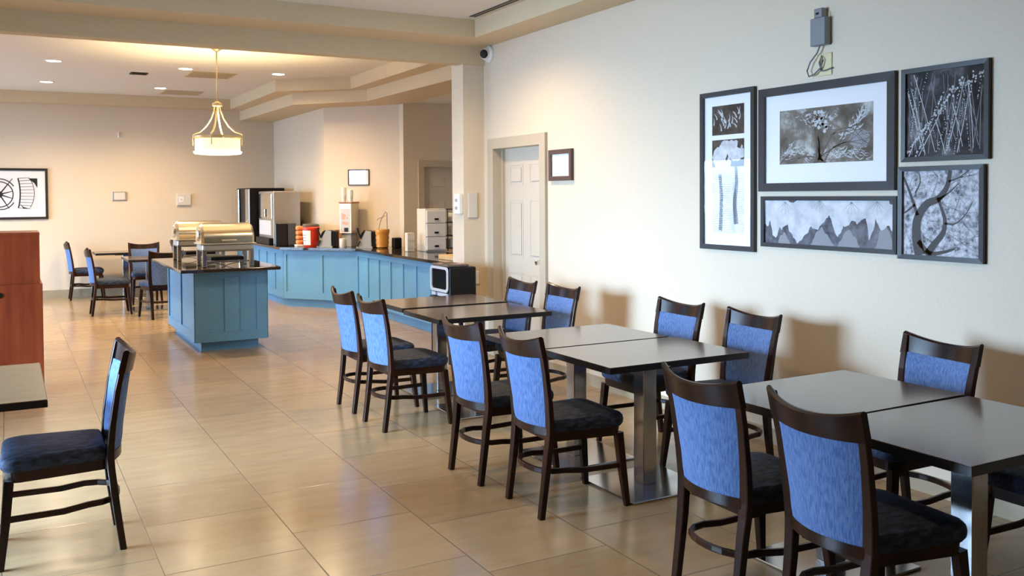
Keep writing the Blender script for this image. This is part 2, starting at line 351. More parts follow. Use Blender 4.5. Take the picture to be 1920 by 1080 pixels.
# ------------------------------------------------------------------ dining chairs
def xpost(z):
    pts = [(0, -.262), (.2, -.236), (.42, -.212), (.55, -.220), (.76, -.250), (.93, -.288)]
    for (a, xa), (c, xc) in zip(pts, pts[1:]):
        if z <= c: return xa + (xc-xa)*(z-a)/(c-a)
    return pts[-1][1]
def ypost(z): return .181 + .034*max(0, (z-.3))/.62 if z > .3 else .181
def make_chair(label, group):
    t = thing('dining_chair', label, 'chair', group=group)
    for s in (1, -1):
        zs = [0, .1, .2, .3, .38, .44, .50, .58, .66, .74, .82, .88, .905]
        path = [(xpost(z), s*ypost(z), z) for z in zs]
        size = [(.034, .030), (.036, .031), (.040, .032), (.044, .033), (.047, .033), (.047, .032), (.046, .030), (.044, .028), (.041, .026), (.038, .025), (.035, .024), (.030, .024), (.026, .024)]
        MB().sweep(path, CRECT, size, ref=(1, 0, 0)).done('leg', 'wood', t)
    for s in (1, -1):
        MB().sweep([(.196, s*.184, .385), (.212, s*.194, .2), (.234, s*.207, 0)], CRECT, [(.042, .042), (.038, .038), (.028, .028)], ref=(1, 0, 0)).done('leg', 'wood', t)
    n = 20; rings = []
    for i in range(n+1):
        k = -1+2*i/n; y = .229*k; bow = .056*(1-k*k)
        zt = .888+.036*abs(k)**2.2; zb = .818-.010*(1-k*k)
        def P(z, d): return (xpost(z)-bow+d, y, z)
        th = .0135
        rings.append([P(zb, -th), P(zb, th), P((zb+zt)/2, th), P(zt-.008, th), P(zt, th*.4), P(zt, -th*.4), P(zt-.008, -th), P((zb+zt)/2, -th)])
    MB().loft(rings, smooth=True).done('crest_rail', 'wood', t)
    # upholstered back
    b = MB(); nt, nz = 14, 12
    def grid(side):
        g = []
        for j in range(nz+1):
            row = []
            for i in range(nt+1):
                k = -1+2*i/nt; zb = .452-.006*(1-k*k); ztp = .826-.010*(1-k*k); q = j/nz; z = zb+(ztp-zb)*q
                edge = min(1, (1-abs(k))*5)**.5*min(1, min(q, 1-q)*6)**.5
                x = xpost(z)-.050*(1-k*k)+(side*(.008+(.012 if side > 0 else .006)*edge))
                row.append((x, k*(ypost(z)-.009), z))
            g.append(row)
        return g
    A, B = grid(1), grid(-1)
    b.loft(A, closed=False, cap=False, smooth=True); b.loft(B, closed=False, cap=False, smooth=True)
    for j in range(nz):
        for i in (0, nt): b.face([A[j][i], A[j+1][i], B[j+1][i], B[j][i]])
    for i in range(nt):
        for j in (0, nz): b.face([A[j][i], A[j][i+1], B[j][i+1], B[j][i]])
    b.done('backrest', 'fabric', t)
    rings = []
    for i in range(n+1):
        k = -1+2*i/n; y = .186*k; x = xpost(.43)-.048*(1-k*k)
        rings.append([(x-.014, y, .415), (x+.014, y, .415), (x+.014, y, .456), (x-.014, y, .456)])
    MB().loft(rings, smooth=True).done('back_rail', 'wood', t)
    # seat
    def outline(gr):
        pts = []; 
        hw = lambda x: .176+(.212-.176)*(x+.20)/.41
        cor = [(.215+gr, hw(.21)+gr, .055), (.215+gr, -hw(.21)-gr, .055), (-.200, -hw(-.2)-gr, .02), (-.200, hw(-.2)+gr, .02)]
        for q, (x, y, r) in enumerate(cor):
            a0 = [0.5*PI, 0, -.5*PI, PI][q]
            cx = x-r if x > 0 else x+r; cy = y-r if y > 0 else y+r
            for i in range(6):
                a = a0 - (.5*PI)*i/5
                px, py = cx+r*math.cos(a), cy+r*math.sin(a)
                if x > 0: px += .012*(1-(py/.2)**2)
                pts.append((px, py))
        return pts
    MB().loft([[(x, y, .375) for x, y in outline(-.010)], [(x, y, .425) for x, y in outline(-.004)]]).done('seat_frame', 'wood', t)
    o0 = outline(.012); cen = (0.0, 0.0)
    rings = []
    for f_, z in ((.955, .424), (.99, .437), (1.0, .456), (.985, .474), (.94, .487), (.80, .496), (.5, .502), (.2, .504)):
        rings.append([(x*f_, y*f_, z) for x, y in o0])
    MB().loft(rings, smooth=True).done('seat', 'seat', t)
    half = [(.212, .193), (.10, .188), (-.02, .183), (-.12, .177), (-.180, .166), (-.222, .135), (-.244, .09), (-.254, .045), (-.257, 0)]
    path = [(x, y, .215+.012*(x < -.1)) for x, y in half] + [(x, -y, .215+.012*(x < -.1)) for x, y in half[-2::-1]]
    MB().sweep(path, RRECT, (.017, .027)).done('stretcher', 'wood', t)
    return t
G_AISLE = 'chairs along the aisle side of the dining tables'; G_WALL = 'chairs along the wall side of the dining tables'; G_FAR = 'chairs around the far tables'
chair0 = None
def chair(x, y, rz, label, group=None):
    global chair0
    if chair0 is None:
        chair0 = make_chair(label, group); chair0.location = (x, y, 0); chair0.rotation_euler = (0, 0, rz)
    else: 
        c = dup(chair0, (x, y, 0), rz, label, group)
        if not group and 'group' in c.keys(): del c['group']
D = math.radians
chair(2.505, 6.715, D(0), 'blue-backed dining chair on the aisle side, farthest in the row toward the blue counter', G_AISLE)
chair(2.50, 6.095, D(2), 'aisle-side dining chair second from the blue counter, beside the table pair nearest the white door', G_AISLE)
chair(2.548, 4.735, D(2), 'third aisle-side dining chair from the blue counter, at the far half of the middle pair', G_AISLE)
chair(2.582, 4.090, D(-2), 'fourth aisle-side dining chair from the blue counter, before the steel column of the middle table', G_AISLE)
chair(2.670, 2.80, D(-1), 'large blue-backed dining chair in the right foreground, left one of the two nearest the camera', G_AISLE)
chair(2.69, 2.215, D(-5), 'largest blue-backed dining chair, nearest the camera at the lower right, with navy seat', G_AISLE)
chair(3.490, 6.68, D(180), 'dining chair on the wall side in front of the white door', G_WALL)
chair(3.525, 6.09, D(180), 'wall-side dining chair just right of the white door, below the small framed notice', G_WALL)
chair(3.63, 4.79, D(180), 'wall-side dining chair at the middle table pair, the left of its two, farther one', G_WALL)
chair(3.63, 4.12, D(178), 'wall-side dining chair at the middle table pair, the right of its two, nearer one', G_WALL)
chair(3.665, 2.905, D(173), 'wall-side dining chair below the dark tree photo, across the black foreground table', G_WALL)
chair(3.72, 2.16, D(180), 'dining chair cut off by the right picture edge, dark seat beside the near black table', G_WALL)
chair(.185, 4.735, D(179), 'lone dining chair in the left foreground seen side-on, facing left under a table edge')
chair(1.12, 16.22, D(0), 'dining chair by the far wall, leftmost at the distant tables', G_FAR)
chair(1.26, 13.90, D(0), 'dining chair with light seat at the left side of the distant near table', G_FAR)
chair(1.86, 15.10, D(-92), 'dining chair behind the distant table, its dark curved crest facing the camera', G_FAR)
chair(1.80, 13.20, D(100), 'dining chair seen from behind beside the blue island, at the distant tables', G_FAR)
chair(2.72, 16.15, D(0), 'dining chair almost hidden behind the rear chafing dish by the far wall', G_FAR)

# ------------------------------------------------------------------ dining tables
def make_table(label, wx, wy, group):
    t = thing('dining_table', label, 'table', group=group)
    b = MB(); b.box(-wx/2+.003, wx/2-.003, -wy/2+.003, wy/2-.003, .746, .75); b.mi = 1
    b.box(-wx/2, wx/2, -wy/2, wy/2, .716, .7465)
    b.done('tabletop', ['table', 'edge'], t)
    MB().box(-.046, .046, -.046, .046, .012, .70, .004, 1).done('column', 'chrome', t)
    MB().box(-.27, .27, -.255, .255, 0, .012, .003, 1).done('base_plate', 'chrome', t)
    MB().box(-.17, .17, -.17, .17, .700, .716).done('mounting_plate', 'black', t)
    return t
G_T = 'dark dining tables in the right-hand row'
t0 = make_table('near dark table of the right foreground pair, cut off by the right picture edge', .93, .655, G_T); t0.location = (3.135, 2.16, 0)
def table(x, y, rz, label, group=G_T): return dup(t0, (x, y, 0), rz, label, group)
table(3.15, 2.83, D(1), 'black dining table between the two foreground chairs and the wall, far one of its pair')
table(3.105, 4.11, D(0), 'dark table on a square steel column, near half of the middle table pair')
table(3.085, 4.785, D(0), 'dark table, far half of the middle pair, beside the seam running to the wall chairs')
table(3.108, 6.205, D(0), 'brown-reflecting dark table, near half of the pair closest to the white door')
table(3.135, 6.95, D(0), 'dark table farthest along the row, in front of the black microwave and blue counter')
table(1.80, 14.25, D(90), 'distant dark table with pale reflecting top behind the blue island', 'distant dining tables')
table(1.67, 16.05, D(0), 'distant dark table standing at the far wall beyond the other tables', 'distant dining tables')
tl = make_table('table at the left picture edge with thick black edge, before the red wood cabinet', .95, 1.02, None); tl.location = (-.335, 4.94, 0)
for c in tl.children:
    if c.name.startswith('tabletop'): c.data.materials[0] = M['palelam']

# ------------------------------------------------------------------ serving island and counter
def shaker(b, p0, p1, z0, z1, nx, stile=.07, proud=.014, ends=True):
    """rails and stiles standing proud of a vertical face from p0 to p1 (outside on the right of p0->p1)"""
    p0, p1 = Vector((*p0, 0)), Vector((*p1, 0)); d = (p1-p0); L = d.length; d.normalize(); nrm = Vector((d.y, -d.x, 0))
    def bar(a, c, e, f_):
        q = [p0+d*a, p0+d*c, p0+d*c+nrm*proud, p0+d*a+nrm*proud]
        b.loft([[(v.x, v.y, e) for v in q], [(v.x, v.y, f_) for v in q]])
    bar(0, L, z1-.075, z1); bar(0, L, z0, z0+.10)
    for i in range(nx+1):
        c = L*i/nx; a = max(0, c-stile/2); e = min(L, c+stile/2)
        bar(a, e, z0+.10, z1-.075)
isl = thing('serving_island', 'blue panelled buffet island with dark granite top in the middle of the far floor', 'counter', (2.065, 10.8, 0))
ix0, ix1, iy0, iy1 = -.365, .375, -.86, .90
b = MB(); b.box(ix0, ix1, iy0, iy1, .10, .845)
shaker(b, (ix0, iy0), (ix1, iy0), .10, .845, 1, .22)
cxm = (ix0+ix1)/2; b.box(cxm-.075, cxm+.075, iy0-.020, iy0, .2, .77)
shaker(b, (ix0, iy1), (ix0, iy0), .10, .845, 2, .14); shaker(b, (ix1, iy0), (ix1, iy1), .10, .845, 3, .10)
b.done('body', 'blue', isl)
MB().box(ix0+.065, ix1-.08, iy0+.06, iy1-.06, 0, .10).done('plinth', 'blue', isl)
MB().box(-.535, .485, -1.05, 1.05, .845, .88, .008, 2).done('countertop', 'granite', isl)

cnt = thing('serving_counter', 'long blue panelled serving counter with dark granite top bending round the service alcove', 'counter', (0, 0, 0))
front = [(3.58, 16.58), (3.58, 13.50), (4.37, 12.50), (4.33, 9.0)]
back = [(5.05, 9.0), (5.06, 12.48), (5.07, 12.62), (4.22, 13.6), (4.22, 16.58)]
b = MB(); b.prism(front+back, .12, .845)
shaker(b, front[0], front[1], .12, .845, 6, .06); shaker(b, front[1], front[2], .12, .845, 2, .09); shaker(b, front[2], front[3], .12, .845, 8, .06)
b.done('body', 'blue', cnt)
tf = [(3.62, 16.58), (3.62, 13.52), (4.42, 12.52), (4.38, 9.05)]
MB().prism(tf+back, 0, .12).done('plinth', 'blue', cnt)
ct = [(3.50, 16.59), (3.50, 13.44), (4.315, 12.44), (4.27, 8.95)]
MB().prism(ct+[(5.06, 8.95)]+back[1:], .845, .88).done('countertop', 'granite', cnt)

# ------------------------------------------------------------------ chafing dishes on the island
def chafer(label, loc):
    t = thing('chafing_dish', label, 'chafing dish', loc, 0, 'chafing dishes on the blue island')
    L, Wd = .275, .19
    for sx in (-1, 1):
        for sy in (-1, 1):
            b = MB(); b.box(sx*(L-.03)-.022, sx*(L-.03)+.022, sy*(Wd-.03)-.018, sy*(Wd-.03)+.018, 0, .19, .005, 1)
            b.done('leg', 'steel', t)
    b = MB(); b.box(-L+.05, L-.05, -Wd+.02, -Wd+.035, .05, .065).box(-L+.05, L-.05, Wd-.035, Wd-.02, .05, .065); b.done('stand_rail', 'steel', t)
    MB().box(-.17, .17, -.13, .13, .066, .105, .004, 1).done('fuel_shelf', 'black', t)
    b = MB(); b.box(-L+.01, L-.01, -Wd+.01, Wd-.01, .165, .25, .02, 2); b.box(-L-.015, L+.015, -Wd-.01, Wd+.01, .240, .252, .003, 1)
    b.done('water_pan', 'steel_matte', t)
    n = 20; r = Wd-.002; rings = []
    for x, f_ in ((-L, .86), (-L+.025, 1), (L-.025, 1), (L, .86)):
        rings.append([(x, -r*f_, .252)] + [(x, -r*math.cos(PI*i/n)*f_, .30+.165*math.sin(PI*i/n)*f_) for i in range(n+1)] + [(x, r*f_, .252)])
    lid = MB().loft(rings, smooth=True).done('lid', 'lid', t)
    h = MB(); h.tube([(-.075, -Wd-.0, .285), (-.075, -Wd-.03, .285), (.075, -Wd-.03, .285), (.075, -Wd-.0, .285)], .006, 8)
    h.done('lid_handle', 'steel', lid)
    for sx in (-1, 1):
        b = MB(); b.loft([[(sx*(L+dx), .075*math.cos(2*PI*i/20)*k, .345+.075*math.sin(2*PI*i/20)*k) for i in range(20)] for dx, k in ((-.002, 1), (.012, 1), (.018, .7))], smooth=True)
        b.done('hinge_cap', 'steel', lid)
    b = MB(); b.tube([(sx_, -.02, .004+.03*abs(math.sin(sx_*12))) for sx_ in [(-.2+.02*k) for k in range(21)]], .004, 6); b.done('wire_base', 'black', t)
    return t
c1 = chafer('front polished steel roll-top chafing dish near the camera end of the blue island', (2.055, 10.16, .88))
dup(c1, (1.99, 11.34, .88), 0, 'rear roll-top chafing dish, half hidden behind the other one', 'chafing dishes on the blue island')
b = MB(); b.sweep([(0, 0, 0), (.01, 0, .12), (.0, .0, .22), (-.035, 0, .33), (-.015, 0, .43), (.01, 0, .47)], RRECT, [(.03, .02), (.035, .02), (.04, .02), (.045, .02), (.04, .018), (.02, .012)], ref=(0, 1, 0))
o = b.done('serving_scoop', 'white'); o.location = (2.47, 10.9, .88)
tag(o, 'white curved scoop handle rising just right of the front chafing dish', 'serving scoop')

# ------------------------------------------------------------------ appliances and goods on the long counter
ZC = .88
t = thing('coffee_machine', 'large stainless dispensing machine with grey side, tallest on the counter before the diagonal wall', 'coffee machine', (3.59, 14.2, ZC))
MB().box(0.02, .44, 0, .95, .0, .83, .012, 2).done('housing', 'steel_matte', t)
MB().box(0, .022, .06, .86, .40, .79, .008, 1).done('door_panel', 'steel', t)
MB().box(-.004, .022, .10, .82, .14, .37, .004, 1).done('picture_panel', 'print_pale', t)
MB().box(-.05, .022, .04, .88, .0, .10, .006, 1).done('drip_tray', 'black', t)
MB().box(-.02, .02, .40, .46, .42, .55, .004, 1).done('door_handle', 'steel', t)
t = thing('juice_dispenser', 'black and silver upright dispenser at the far end of the counter by the far wall', 'drink dispenser', (3.50, 15.3, ZC))
MB().box(0, .58, 0, .95, .0, .89, .01, 1).done('housing', 'black', t)
MB().box(-.03, .0, .70, .95, .25, .87, .006, 1).done('front_panel', 'steel', t)
MB().box(-.012, 0, .0, .28, .0, .87, .006, 1).done('side_strip', 'steel_matte', t)
MB().box(-.02, 0, .52, .64, .0, .3, .005, 1).done('nozzle', 'white', t)
b = MB(); b.box(-.10, .10, -.16, .16, 0, .34, .01, 2); o = b.done('storage_box', 'blackgloss'); o.location = (3.70, 13.84, ZC); o.rotation_euler = (0, 0, D(-38))
tag(o, 'plain black box on the counter right of the stainless machine', 'box')
# orange packs stacked behind the red bucket
for k in range(4):
    b = MB(); b.box(-.05, .05, -.06, .06, 0, .068, .025, 3); o = b.done('snack_pack', 'bread'); o.location = (3.815, 13.50+.004*(k % 2), ZC+.03+.069*k)
    tag(o, ['orange snack pack at the bottom of the stack left of the red bucket', 'orange snack pack second from the bottom left of the red bucket', 'orange snack pack second from the top left of the red bucket', 'orange snack pack on top of the stack left of the red bucket'][k], 'snack pack', 'orange packs beside the red bucket')
b = MB(); b.box(-.06, .06, -.07, .07, 0, .03, .004, 1); o = b.done('snack_tray', 'white'); o.location = (3.815, 13.50, ZC); tag(o, 'pale tray under the orange snack packs beside the red bucket', 'tray')
b = MB(); b.lathe((0, 0, 0), [(.10, 0), (.13, .02), (.13, .31), (.11, .33), (.03, .335)], 24); o = b.done('dark_canister', 'brownlid'); o.location = (4.02, 13.62, ZC)
tag(o, 'dark lidded canister standing behind the red bucket', 'canister')
t = thing('red_bucket', 'bright red plastic bucket with white label on the counter', 'bucket', (3.93, 13.30, ZC))
MB().lathe((0, 0, 0), [(.100, 0), (.105, .01), (.122, .255), (.130, .26), (.130, .285), (.120, .29), (.110, .27)], 28).done('body', 'red', t)
b = MB(); n = 10
ring = lambda z, r: [(r*math.cos(D(160+i*9)), r*math.sin(D(160+i*9)), z) for i in range(n+1)]
b.loft([ring(.03, .1085), ring(.245, .1235)], cap=False, closed=False, smooth=True); b.done('paper_label', 'paper', t)
b = MB()
for z in (.09, .13, .17):
    r_ = .1072+.0149*z/.245
    b.loft([[(r*math.cos(D(168+i*6)), r*math.sin(D(168+i*6)), zz) for i in range(9)] for zz, r in ((z, .110+.0575*z+.001), (z+.012, .110+.0575*z+.0018))], cap=False, closed=False)
b.done('label_stripes', 'greyplastic', t)
def waffle_maker(label, loc, rz):
    t = thing('waffle_maker', label, 'waffle maker', loc, rz, 'waffle makers beside the batter dispenser')
    b = MB(); b.loft([[(-.10, y, 0), (.10, y, 0), (.10, y, .24), (.02, y, .25), (-.05, y, .12)] for y in (-.10, -.085)]); b.loft([[(-.10, y, 0), (.10, y, 0), (.10, y, .24), (.02, y, .25), (-.05, y, .12)] for y in (.085, .10)])
    b.box(-.12, .12, -.11, .11, 0, .02); b.done('stand', 'greyplastic', t)
    b = MB(); b.loft([[(.02+.09*math.cos(2*PI*i/24), y, .16+.09*math.sin(2*PI*i/24)) for i in range(24)] for y in (-.075, .075)], smooth=True); b.done('grill', 'black', t)
    b = MB(); b.tube([(-.05, -.115, .14), (-.08, -.12, .22), (-.10, -.12, .29)], .012, 8); b.tube([(-.06, -.115, .10), (-.10, -.12, .02)], .010, 8); b.done('handle', 'black', t)
    b = MB(); b.box(.10, .15, -.08, .08, .0, .24, .01, 1); b.done('control_box', 'black', t)
    return t
wm = waffle_maker('grey waffle maker with black handle between the red bucket and the batter dispenser', (4.13, 13.155, ZC), D(-40))
dup(wm, (4.55, 12.62, ZC), D(-40), 'grey waffle maker with black handle right of the batter dispenser', 'waffle makers beside the batter dispenser')
t = thing('batter_dispenser', 'tall box dispenser with a waffle picture on its front and cups on top', 'dispenser', (4.42, 13.06, ZC), D(41))
MB().box(-.07, .14, -.10, .10, .20, .64, .004, 1).done('housing', 'steel_matte', t)
MB().box(-.08, .15, -.11, .11, .64, .66, .003, 1).done('top_cap', 'brick', t)
MB().box(-.078, -.07, -.098, .098, .20, .635, .002, 1).done('front_panel', 'paper', t)
b = MB(); b.mi = 0; b.box(-.081, -.078, -.075, .08, .22, .56)
rnd = random.Random(4); b.mi = 1
for k in range(14):
    y, z, r = rnd.uniform(-.055, .05), rnd.uniform(.33, .50), rnd.uniform(.012, .025)
    b.face([(-.0815-.0001*k, y+r*math.cos(a*PI/4), z+r*math.sin(a*PI/4)) for a in range(8)])
b.mi = 2; b.box(-.0815, -.081, -.05, .02, .22, .28)
b.done('waffle_poster', ['print_pale', 'pink', 'ink'], t)
MB().box(-.05, .12, -.08, .08, 0, .20, .004, 1).done('base', 'greyplastic', t)
for (x, y, n, lb) in ((4.372, 13.10, 7, 'taller stack of white paper cups on top of the batter dispenser'), (4.447, 13.015, 5, 'shorter stack of white paper cups on top of the batter dispenser')):
    b = MB(); pr = [(.030, 0)]
    for k in range(n): pr += [(.038, .085+k*.02), (.040, .09+k*.02), (.036, .095+k*.02)]
    b.lathe((0, 0, 0), pr, 18); o = b.done('cup_stack', 'white'); o.location = (x, y, ZC+.66); tag(o, lb, 'cups', 'paper cups on the batter dispenser')
b = MB(); b.lathe((0, 0, 0), [(.045, 0), (.05, .01), (.05, .13), (.046, .13)], 20); o = b.done('white_container', 'white'); o.location = (4.27, 12.86, ZC)
tag(o, 'small white round container in front of the batter dispenser', 'container')
for (x, y, lb) in ((4.36, 13.40, 'brown card standing against the wall left of the batter dispenser'), (4.72, 12.98, 'brown card standing against the wall right of the batter dispenser')):
    b = MB(); b.box(-.10, .10, -.012, .012, 0, .24, .003, 1); o = b.done('counter_card', 'brick'); o.location = (x, y, ZC); o.rotation_euler = (0, 0, D(-49)); tag(o, lb, 'sign', 'brown cards on the counter')
t = thing('syrup_jar', 'amber ribbed jar with a wire handle near the right end of the diagonal counter', 'jar', (4.705, 12.40, ZC))
MB().lathe((0, 0, 0), [(.075, 0), (.09, .02), (.085, .045), (.095, .08), (.088, .11), (.098, .15), (.090, .18), (.10, .21), (.105, .25), (.10, .27)], 24).done('body', 'amber', t)
b = MB(); b.tube([(-.06, 0, .26), (-.02, 0, .40), (.05, 0, .52), (.07, 0, .50), (.075, 0, .26)], .005, 6); b.tube([(.05, 0, .46), (-.07, -.03, .42), (-.09, -.03, .40)], .004, 6); b.done('wire_handle', 'cable', t)
b = MB(); b.box(-.06, .06, -.05, .05, 0, .15, .01, 1); o = b.done('napkin_holder', 'black'); o.location = (4.86, 12.24, ZC); tag(o, 'small black box at the right of the amber jar', 'napkin holder')
# wire rack and drawers behind the counter
t = thing('drawer_unit', 'white three-drawer plastic unit on the counter in front of the brown inner door', 'drawers', (4.86, 11.2, ZC))
b = MB(); b.box(0, .30, .01, .3, 0, .57, .006, 1); b.done('housing', 'offwhite', t)
for k in range(3):
    d = MB().box(.01, .29, -.012, .01, .02+k*.18, .19+k*.18, .006, 1).done('drawer', 'white', t)
    MB().box(.12, .18, -.024, -.012, .06+k*.18, .085+k*.18, .004, 1).done('drawer_handle', 'black', d)
t = thing('wire_rack', 'black wire shelf rack right of the white drawer unit', 'rack', (5.18, 11.2, ZC))
b = MB()
for x in (0, .32):
    for y in (0, .28): b.tube([(x, y, 0), (x, y, .57)], .006, 6)
for z in (.03, .20, .38, .56):
    for y in (0, .28): b.tube([(0, y, z), (.32, y, z)], .005, 6)
    for k in range(9): b.tube([(.04*k, 0, z), (.04*k, .28, z)], .002, 4)
b.done('frame', 'black', t)
for k, (x, z, w_) in enumerate(((5.33, .215, .13), (5.33, .395, .13), (5.32, .045, .15))):
    b = MB(); b.box(-w_/2, w_/2, -.08, .08, 0, .12, .006, 1); o = b.done('storage_box', 'white' if k < 2 else 'print_pale'); o.location = (x, 11.33, ZC+z-.005)
    tag(o, ['white box on the middle shelf of the wire rack', 'white box on the upper shelf of the wire rack', 'pale box on the bottom shelf of the wire rack'][k], 'box', 'boxes on the wire rack')
b = MB(); b.box(4.43, 5.0, 9.35, 9.85, ZC, ZC+.055, .006, 2); tag(b.done('cutting_board', 'lightwood'), 'thick light wood board lying on the right end of the serving counter', 'cutting board')
b = MB(); b.lathe((0, 0, 0), [(.06, 0), (.11, .03), (.12, .06), (.05, .085)], 18); o = b.done('folded_cloth', 'white'); o.location = (4.78, 9.6, ZC+.055); tag(o, 'white folded cloth lying on the light wood board', 'cloth')
b = MB(); b.box(0, .10, 0, .10, 0, .25, .005, 1).box(.0, .10, -.004, 0, .05, .09).box(0, .10, -.004, 0, .15, .2); o = b.done('condiment_box', 'offwhite'); o.location = (4.66, 11.35, ZC); tag(o, 'narrow pale box standing left of the white drawer unit', 'box')

# ------------------------------------------------------------------ microwave by the pilaster
st = thing('side_stand', 'small dark stand carrying the black microwave beside the counter end', 'stand', (3.845, 8.19, 0))
MB().box(-.16, .20, -.24, .22, .60, .63, .004, 1).done('top', 'black', st)
for sx in (-.13, .17):
    for sy in (-.21, .19): MB().box(sx-.018, sx+.018, sy-.018, sy+.018, 0, .60).done('leg', 'black', st)
t = thing('microwave', 'black box-shaped microwave with silver rounded door frame at the right end of the counter', 'microwave', (3.715, 8.0, .63))
MB().box(0.0, .29, 0, .42, .0, .30, .018, 3).done('housing', 'black', t)
b = MB(); n = 40
def rr(hy, hz, r, k=10):
    out = []
    for q, (sy, sz) in enumerate(((1, 1), (-1, 1), (-1, -1), (1, -1))):
        for i in range(k+1):
            a = PI/2*q+PI/2*i/k; out.append((sy*(hy-r)+r*math.cos(a), sz*(hz-r)+r*math.sin(a)))
    return out
o1, i1 = rr(.208, .124, .045), rr(.178, .098, .033)
rg = [[(-.012, .21+y, .178+z) for y, z in o1], [(-.02, .21+y, .178+z) for y, z in o1], [(-.02, .21+y, .178+z) for y, z in i1], [(-.008, .21+y, .178+z) for y, z in i1]]
b.loft(rg, cap=False, smooth=False); b.done('door_frame', 'silver', t)
MB().loft([[(x, .21+y, .178+z) for y, z in rr(.186, .105, .037)] for x in (-.010, .0)]).done('door_glass', 'darkglass', t)
b = MB(); b.box(-.014, 0, .03, .26, .012, .045).box(-.014, 0, .30, .40, .012, .045); lab(b.done('control_strip', 'silver', t), 'narrow silver strip below the door')
MB().box(-.01, .22, .02, .40, .30, .325, .01, 2).done('lid', 'brownlid', t)
b = MB(); b.box(0.02, .05, .25, .33, .325, .327).box(.12, .16, .06, .10, .325, .328); b.done('sticker', 'pink', t)

# ------------------------------------------------------------------ red wood cabinet on the left
t = thing('wood_cabinet', 'tall cherry-red wood cabinet at the left picture edge', 'cabinet', (0, 8.35, 0))
MB().box(-.90, .226, .0, .55, .0, 1.32).done('body', 'cherry', t)
MB().box(-.90, .228, -.003, .55, 1.32, 1.345, .002, 1).done('top', 'cherry', t)
MB().box(-.90, .242, -.018, .55, .0, .93, .003, 1).done('door', 'cherry', t)
b = MB(); b.loft([[(-.060+r*math.cos(2*PI*i/16), y, .85+r*math.sin(2*PI*i/16)) for i in range(16)] for r, y in ((.022, -.018), (.022, -.028), (.012, -.034))]); b.done('lock', 'black', t)

# ------------------------------------------------------------------ framed pictures
class Art:
    """flat print in (u right, v up) coordinates placed on a wall; u,v in metres from lower-left of the frame"""
    def __init__(s, mtx): s.m = mtx
    def put(s, name, build, mats, parent):
        b = MB(); build(b); return b.done(name, mats, parent, sharp=False)
def ring(b, x0, x1, y0, y1, wd, z0, z1):
    o = [(x0, y0), (x1, y0), (x1, y1), (x0, y1)]; i = [(x0+wd, y0+wd), (x1-wd, y0+wd), (x1-wd, y1-wd), (x0+wd, y1-wd)]
    b.loft([[(*p, z0) for p in o], [(*p, z1) for p in o], [(*p, z1-.002) for p in i], [(*p, z0) for p in i]], cap=False)
def ribbon(b, pts, wd, z):
    """flat tapered strip in the print plane"""
    P = [Vector(p) for p in pts]; n = len(P)
    L, R = [], []
    for i, p in enumerate(P):
        t_ = (P[min(i+1, n-1)]-P[max(i-1, 0)]).normalized(); nn = Vector((-t_.y, t_.x)); w_ = wd[0]+(wd[1]-wd[0])*i/(n-1)
        L.append((p.x+nn.x*w_/2, p.y+nn.y*w_/2, z)); R.append((p.x-nn.x*w_/2, p.y-nn.y*w_/2, z))
    for i in range(n-1): b.face([L[i], L[i+1], R[i+1], R[i]])
def smooth(pts, n=6):
    P = [pts[0]]+list(pts)+[pts[-1]]; out = []
    for i in range(1, len(P)-2):
        for k in range(n):
            t_ = k/n; a, b_, c, d = P[i-1], P[i], P[i+1], P[i+2]
            out.append(tuple(.5*(2*b_[j]+(c[j]-a[j])*t_+(2*a[j]-5*b_[j]+4*c[j]-d[j])*t_**2+(3*b_[j]-a[j]-3*c[j]+d[j])*t_**3) for j in (0, 1)))
    return out+[pts[-1]]
def inside(p, bx): return bx[0] <= p[0] <= bx[1] and bx[2] <= p[1] <= bx[3]
def tree(b, p, ang, ln, wd, depth, rnd, bx, z, spread=.6):
    pts = [p]; a = ang; q = p
    for i in range(5):
        a += rnd.uniform(-.22, .22); q2 = (q[0]+math.cos(a)*ln/5, q[1]+math.sin(a)*ln/5)
        if not inside(q2, bx): break
        q = q2; pts.append(q)
    if len(pts) > 1: ribbon(b, pts, (wd, wd*.62), z)
    if depth == 0 or len(pts) < 3: return
    for k in range(rnd.choice((2, 2, 3))):
        tree(b, pts[rnd.choice((-1, -1, -2))], a+rnd.uniform(-spread, spread)*1.3, ln*rnd.uniform(.6, .85), wd*.6, depth-1, rnd, bx, z+.00003, spread)
def rightwall(y_left, z0):
    # u runs from the left edge (large y) toward the camera, v up, +z out of the wall (-x)
    return Matrix(((0, 0, -1, X_RIGHT), (-1, 0, 0, y_left), (0, 1, 0, z0), (0, 0, 0, 1)))
def picture(name, label, mtx, wd, ht, fw_, fmat='frame', group=None, depth=.028):
    t = thing(name, label, 'picture', group=group); t.matrix_world = mtx
    b = MB(); ring(b, 0, wd, 0, ht, fw_, .001, depth); b.done('picture_frame', fmat, t)
    b = MB(); b.face([(fw_-.002, fw_-.002, depth-.007), (wd-fw_+.002, fw_-.002, depth-.007), (wd-fw_+.002, ht-fw_+.002, depth-.007), (fw_-.002, ht-fw_+.002, depth-.007)]); b.done('picture_glass', 'glass', t, recalc=False)
    return t
def sheet(b, x0, x1, y0, y1, z): b.face([(x0, y0, z), (x1, y0, z), (x1, y1, z), (x0, y1, z)])
G_P = 'framed black and white photographs on the right wall'
